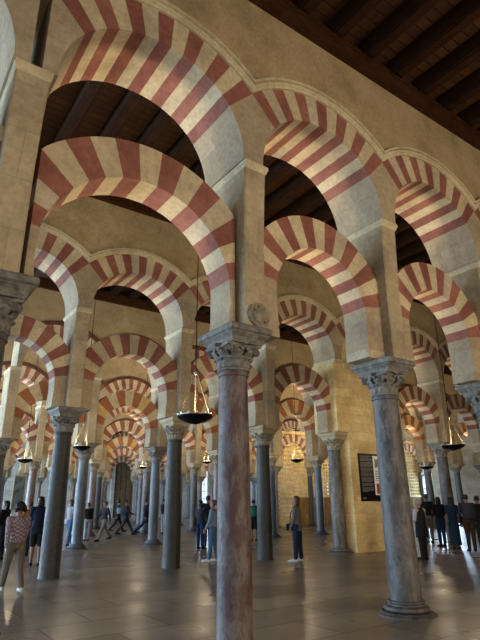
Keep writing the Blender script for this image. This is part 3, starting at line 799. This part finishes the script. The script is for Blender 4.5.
    for k in (0, 1):
        pts = [(T((0, 0, 1.37)), .085), (sh[k], .07), (sh[k].lerp(el[k], .5), .06)]
        if long_sleeve: pts += [(el[k], .054), (el[k].lerp(wr[k], .93), .042)]
        else: pts += [(sh[k].lerp(el[k], .7), .062)]
        limb(bm, pts)
    mesh_obj('shirt', remesh(bm, 'shirt', M[top], voxb), root)
    if vest:
        bm = bmesh.new(); loftT(bm, [(0, 0, .62, .215, .175), (0, 0, .8, .205, .165), (0, 0, 1.0, .19, .15), (0, 0, 1.2, .19, .148), (0, 0, 1.33, .195, .14), (0, 0, 1.42, .15, .105), (0, 0, 1.47, .09, .085)])
        mesh_obj('vest', remesh(bm, 'vest', M[vest], voxb), root)
    # ---- hair
    bm = bmesh.new()
    rings(bm, [[HT((rx+.014)*math.cos(2*PI*k/n), min(cy-.018+(ry+.012)*math.sin(2*PI*k/n), .075 if z > .05 else .012), z+.012) for k in range(n)] for z, rx, ry, cy in prof[3:]])
    if hair == 'long':
        rings(bm, [[HT(rx*math.cos(2*PI*k/n), -.075+ry*math.sin(2*PI*k/n), z) for k in range(n)] for z, rx, ry in ((-.30, .05, .02), (-.24, .09, .035), (-.12, .095, .04), (0, .088, .06), (.08, .06, .06))])
    if hair == 'bob':
        rings(bm, [[HT(rx*math.cos(2*PI*k/n), -.04+ry*math.sin(2*PI*k/n), z) for k in range(n)] for z, rx, ry in ((-.15, .09, .05), (-.1, .102, .068), (0, .096, .075), (.08, .07, .07))])
    if hair == 'curly':
        for q in range(40):
            a, e = random.uniform(0, 2*PI), random.uniform(-.3, 1.4); x, y, z = .1*math.cos(a)*math.cos(e), .105*math.sin(a)*math.cos(e)-.02, .125*math.sin(e)
            if y < .06 or z > .06: ball(bm, HT(x, y, z), .04, n=8)
    if hair == 'bun': ball(bm, HT(0, -.11, .07), .045, n=10)
    mesh_obj('hair', remesh(bm, 'hair', M[hairm], .010, 3), root)
    for k in (0, 1):
        bm = bmesh.new(); a, t_ = ank[k], toe[k]
        limb(bm, [(a+V(0, -.035, -.03), .045), (a+V(0, .04, -.025), .048), (t_+V(0, -.01, .002), .042), (t_+V(0, .04, -.002), .03)])
        limb(bm, [(a+V(0, -.05, -.058), .02), (t_+V(0, .045, -.022), .02)])
        mesh_obj('shoe', remesh(bm, 'shoe', M[shoes], .011, 2), root)
    return root, sh, el, wr
def gz(px, py): v = ray(px, py, Z=0); return (v.x, v.y)
def bag(name, feet, face, S, off, size, mat, label, strap=None):
    t = empty(name, (feet[0], feet[1], 0), face, label, 'bag'); t.scale = (S, S, S)
    bm = bmesh.new(); x, y, z = off; a, b_, c = size
    rings(bm, [[(x+a*s*px_, y+b_*s*py_, z+c*zz) for px_, py_ in ((-1,-1),(0,-1.15),(1,-1),(1.08,0),(1,1),(0,1.15),(-1,1),(-1.08,0))] for zz, s in ((-1, .8), (-.85, 1), (0, 1.05), (.8, .95), (1, .7))])
    mesh_obj('pouch', finish(bm, 'pouch', M[mat], True), t)
    if strap:
        bm = bmesh.new()
        for p, q in zip(strap, strap[1:]): tube(bm, p, q, .014, .014, 6)
        mesh_obj('strap', finish(bm, 'strap', M[mat], True), t)
# direction from camera: facing 'away' has rz such that +Y points along the view
def away(px): v = ray(px, 600, Z=0.2); return math.atan2(-v.x, v.y)
W = PI
# left side
f = gz(10, 592); person(f, 1.66, away(10)+.35, 'person at left edge in plaid shirt and pale trousers walking away', 'plaid', 'beige_cloth', 'curly', legs=(.38, -.28), knees=(.1, .25), arms=((-.35, .12, .2), (.35, .12, .35)), shoes='shoe_white', vox=.009)
f = gz(34, 566); r = person(f, 1.80, away(34)+.1, 'person in navy top and dark shorts with bare calves, left of granite column', 'navy_cloth', 'black_cloth', 'bob', legs=(.12, -.1), knees=(0, .1), arms=((.25, .1, 1.4), (.1, .15, .3)), shorts=True, long_sleeve=True, shoes='shoe_black', vox=.009, coat=.12)
f2 = gz(24, 556); person(f2, 1.68, away(24)+.6, 'person in mustard jacket half hidden behind the person in navy', 'mustard_cloth', 'charcoal_cloth', 'short', 'hair_brown')
f3 = gz(-1, 560); person(f3, 1.7, away(0)+1.0, 'dark haired person in black cut by the left edge', 'black_cloth', 'charcoal_cloth', 'long')
f = gz(68, 546); r = person(f, 1.76, away(67)-.9, 'person in white tee and jeans just right of the left granite column', 'white_cloth', 'light_denim', 'bob', 'hair_brown', legs=(.2, -.15), long_sleeve=False, arms=((.1, .1, .3), (.1, .12, .2)), female=True)
f = gz(86, 541); person(f, 1.62, away(88)+.4, 'person in black top and white trousers behind the distant blue column', 'black_cloth', 'white_cloth', 'short')
f = gz(103, 541); person(f, 1.74, away(103)+2.2, 'person in dark jacket and beige trousers striding between distant columns', 'charcoal_cloth', 'beige_cloth', 'short', legs=(.45, -.4), knees=(.05, .35), arms=((-.4, .1, .3), (.4, .1, .5)))
f = gz(117, 532); person(f, 1.84, away(117)-1.5, 'person in black with pale bag, left one of the walking pair', 'teal_cloth', 'black_cloth', 'curly', legs=(.4, -.35), knees=(.05, .4), arms=((.4, .1, .7), (-.3, .1, .3)))
bag('shoulder_bag', f, away(117)-1.5, 1.05, (.25, .05, 1.12), (.05, .13, .16), 'pale_blue_cloth', 'pale blue shoulder bag carried by the left one of the walking pair', [(.23, .05, 1.28), (.1, .02, 1.47), (.0, -.02, 1.46)])
f = gz(125, 535); person(f, 1.84, away(125)-1.5, 'person in navy jacket and dark trousers, right one of the walking pair', 'navy_cloth', 'charcoal_cloth', 'short', legs=(.5, -.42), knees=(.05, .3), arms=((-.4, .1, .3), (.4, .1, .8)))
f = gz(145, 535); person(f, 1.86, away(145)-1.3, 'person in black jacket and jeans striding left of the blue column', 'black_cloth', 'denim', 'short', legs=(.45, -.5), knees=(.05, .4), arms=((.3, .1, .5), (-.3, .1, .3)))
f = gz(163, 534); person(f, 1.8, away(163)-.9, 'dark clothed person partly behind the granite column with the big lamp', 'black_cloth', 'white_cloth', 'short')
# by the central column
f = gz(200, 549); person(f, 1.68, away(201)-.5, 'person with long black hair, blue skirted top and blue jeans, back turned', 'charcoal_cloth', 'denim', 'long', female=True, arms=((.1, .12, .3), (.9, .1, 1.2)), vest=None)
b1 = f; bag('shoulder_bag', f, away(201)-.5, .98, (-.25, -.02, .95), (.05, .14, .15), 'beige_cloth', 'pale shoulder bag on the long-haired person left of the central column', [(-.23, 0, 1.1), (-.12, .03, 1.45), (0, .02, 1.47)])
f = gz(207.5, 546.5); person(f, 1.84, away(208)+.2, 'dark clothed tall person half hidden beside the central column', 'black_cloth', 'charcoal_cloth', 'short')
f = gz(213, 562); person(f, 1.66, away(213)+1.3, 'person in pale blue jacket and light jeans touching the central column edge', 'pale_blue_cloth', 'light_denim', 'short', 'hair_brown', legs=(.12, -.1), arms=((.2, .05, .3), (.1, .05, .2)), shoes='shoe_white')
f = gz(254, 541); person(f, 1.68, away(254), 'person with green backpack and bare legs seen between two columns', 'black_cloth', 'black_cloth', 'bun', shorts=True, shoes='shoe_black', female=True, vox=.01)
t_ = away(254); bag('backpack', f, t_, .98, (0, -.19, 1.22), (.14, .08, .2), 'green_cloth', 'green backpack worn by the person seen right of the central column', [(-.1, -.16, 1.4), (-.1, 0, 1.47), (-.1, .12, 1.3)])
f = gz(298.5, 562); person(f, 1.74, away(299)+1.25, 'person in grey sweater and jeans with black bag gazing up left', 'grey_cloth', 'denim', 'bob', 'hair_brown', legs=(.05, -.07), arms=((.05, .14, .35), (.15, .16, .55)), shoes='shoe_white', female=True, vox=.009, coat=.10)[0].scale.x *= 1.12
bag('shoulder_bag', f, away(299)+1.25, 1.01, (-.13, .19, .90), (.12, .05, .09), 'shoe_black', 'small black shoulder bag at the hip of the person in grey sweater', [(-.12, .17, .98), (-.10, .15, 1.25), (.06, .09, 1.45), (.14, -.02, 1.45)])
# right group
f = gz(425, 560); person(f, 1.62, away(425)+.9, 'grey-haired person in long black vest over pale sleeves, front of the right group', 'white_cloth', 'black_cloth', 'short', 'hair_grey', arms=((.1, .15, 1.2), (.1, .15, .4)), vest='black_cloth', vox=.009)
f = gz(412, 545); person(f, 1.66, away(412)+1.2, 'person in dark jacket just right of the grey foreground column', 'navy_cloth', 'charcoal_cloth', 'short', 'hair_grey')
f = gz(431, 543.5); person(f, 1.82, away(432)+.3, 'tall dark-haired person in short sleeves behind the grey-haired one', 'black_cloth', 'beige_cloth', 'short', long_sleeve=False)
f = gz(443.5, 547); person(f, 1.70, away(443)+.5, 'person in black jacket and blue jeans standing in the right group', 'black_cloth', 'denim', 'bob', arms=((.1, .1, 1.1), (.1, .15, .8)), female=True)
f = gz(457, 549.5); person(f, 1.68, away(457)-.1, 'long-haired person in dark top and wide dark blue skirt-like trousers, right group', 'teal_cloth', 'teal_cloth', 'long', legs=(.06, -.05), long_sleeve=False, female=True, skirt=.14)
bag('shoulder_bag', f, away(457)-.1, .98, (.30, 0, .95), (.06, .15, .13), 'black_cloth', 'black bag hanging beside the person in wide blue trousers', [(.26, .0, 1.08), (.17, 0, 1.43), (.08, 0, 1.47)])
f = gz(473, 551.5); person(f, 1.76, away(473)+.2, 'person with large dark backpack and brown trousers near the right edge', 'charcoal_cloth', 'brown_cloth', 'short', arms=((.1, .15, .9), (.1, .15, .4)))
bag('backpack', f, away(473)+.2, 1.03, (0, -.2, 1.22), (.17, .1, .24), 'charcoal_cloth', 'large dark backpack on the person in brown trousers at right', [(-.12, -.16, 1.42), (-.12, 0, 1.48), (-.12, .12, 1.3)])
f = gz(484, 548); person(f, 1.72, away(484), 'dark clothed person cut by the right edge', 'black_cloth', 'charcoal_cloth', 'short')

# ------------------------------------------------------------------ light
def area(name, loc, size, energy, col, rot, sy=None):
    l = bpy.data.lights.new(name, 'AREA'); l.energy = energy; l.color = col; l.size = size
    if sy: l.shape = 'RECTANGLE'; l.size_y = sy
    o = bpy.data.objects.new(name, l); C.objects.link(o); o.location = loc; o.rotation_euler = rot; return o
def spot(loc, target, energy, col, ang=2.2, r=.06):
    l = bpy.data.lights.new('flood_or_fill_spot', 'SPOT'); l.energy = energy; l.color = col; l.spot_size = ang; l.spot_blend = .8; l.shadow_soft_size = r
    o = bpy.data.objects.new('flood_or_fill_spot', l); C.objects.link(o); o.location = loc
    o.rotation_euler = (Vector(target)-Vector(loc)).to_track_quat('-Z', 'Y').to_euler(); return o
COOL, WARM = (.56, .76, 1.0), (1.0, .80, .54)
for y0 in (2, 9, 16.5, 24, 33, 41, 49): area('unseen_doorway_light', (-13.6, y0+1.75, 2.8), 3.4, {2: 500, 9: 1300, 16.5: 2200, 24: 3000}.get(y0, 6500), COOL, (0, -PI/2, 0), 5.2)  # cool daylight from unseen left openings, the far ones added to brighten the back
for x0 in (-9, -1, 7): area('unseen_doorway_light', (x0+1.75, -5.0, 2.8), 3.4, {-9: 130, -1: 280, 7: 700}[x0], (1, .80, .58), (PI/2, 0, 0), 5.2)  # warm front fill added behind the camera, set in unseen openings
for (s_, e_, z0, z1) in far_open: area('window_daylight', ((s_+e_)/2, YFAR-.05, (z0+z1)/2), e_-s_, 500, COOL, (-PI/2, 0, 0), z1-z0)
for (s_, e_, z0, z1) in right_open: area('window_daylight', (XRIGHT-.05, (s_+e_)/2, (z0+z1)/2), z1-z0, 700, COOL, (0, PI/2, 0), e_-s_)
def point(loc, energy, col, r):
    l = bpy.data.lights.new('lamp_light', 'POINT'); l.energy = energy; l.color = col; l.shadow_soft_size = r
    o = bpy.data.objects.new('lamp_light', l); C.objects.link(o); o.location = loc
for px, py, z, D, lab in LAMPS:
    p = ray(px, py, Z=z); point((p.x, p.y, p.z+.14), 80 if D > .55 else 50, WARM, .08)
# floodlights on the impost ledges, aimed outward and up to wash the opposite wall, soffits and ceiling
for j in range(1, 6):
    for i in range(0, 12):
        if in_view(colx(i), rowy(j), -150, 620):
            e = 140 if j == 1 else 190
            if j >= 2 and i >= 4: e *= 1.5
            if j >= 3: e *= 1.7
            if j == 3 and i >= 5: e *= 1.6
            sx = 1.3 if (i + j) % 2 else -1.1
            spot((colx(i)+XO, rowy(j)+YO+.66, 3.95), (colx(i)+sx, rowy(j)+(1.9 if j == 1 else 3.4), 7.8), e, WARM, 2.5, .1)
            if j == 1: spot((colx(i)+XO, rowy(j)+YO+.7, 3.97), (colx(i)-sx*1.3, rowy(j)+.9, 7.8), e*1.2, WARM, 2.3, .1)
for cx_, e in ((2, 260), (3, 420)): spot((colx(cx_)+XO+.1, rowy(1)+YO+.75, 3.97), (14.9, rowy(2)-.5, 2.6), e, WARM, 1.0, .1)  # fill spots added to brighten the yellow wall, aimed down at it
for k in (5, 6, 7): spot((colx(k)+XO, rowy(3)+YO+.7, 3.97), (colx(k)+5.5, rowy(4)-.2, 3.2), 420, WARM, 1.3, .1)  # extra warm spots, added only to brighten the lattice screens
w = bpy.data.worlds.new('world'); bpy.context.scene.world = w; w.use_nodes = True
w.node_tree.nodes['Background'].inputs[0].default_value = (.6, .75, 1, 1); w.node_tree.nodes['Background'].inputs[1].default_value = .6
sc = bpy.context.scene
sc.view_settings.view_transform = 'Standard'; sc.view_settings.look = 'None'; sc.view_settings.exposure = 0; sc.view_settings.gamma = 1
sc.cycles.max_bounces = 8; sc.cycles.diffuse_bounces = 5; sc.cycles.glossy_bounces = 3; sc.cycles.sample_clamp_indirect = 4
sc.cycles.use_denoising = True
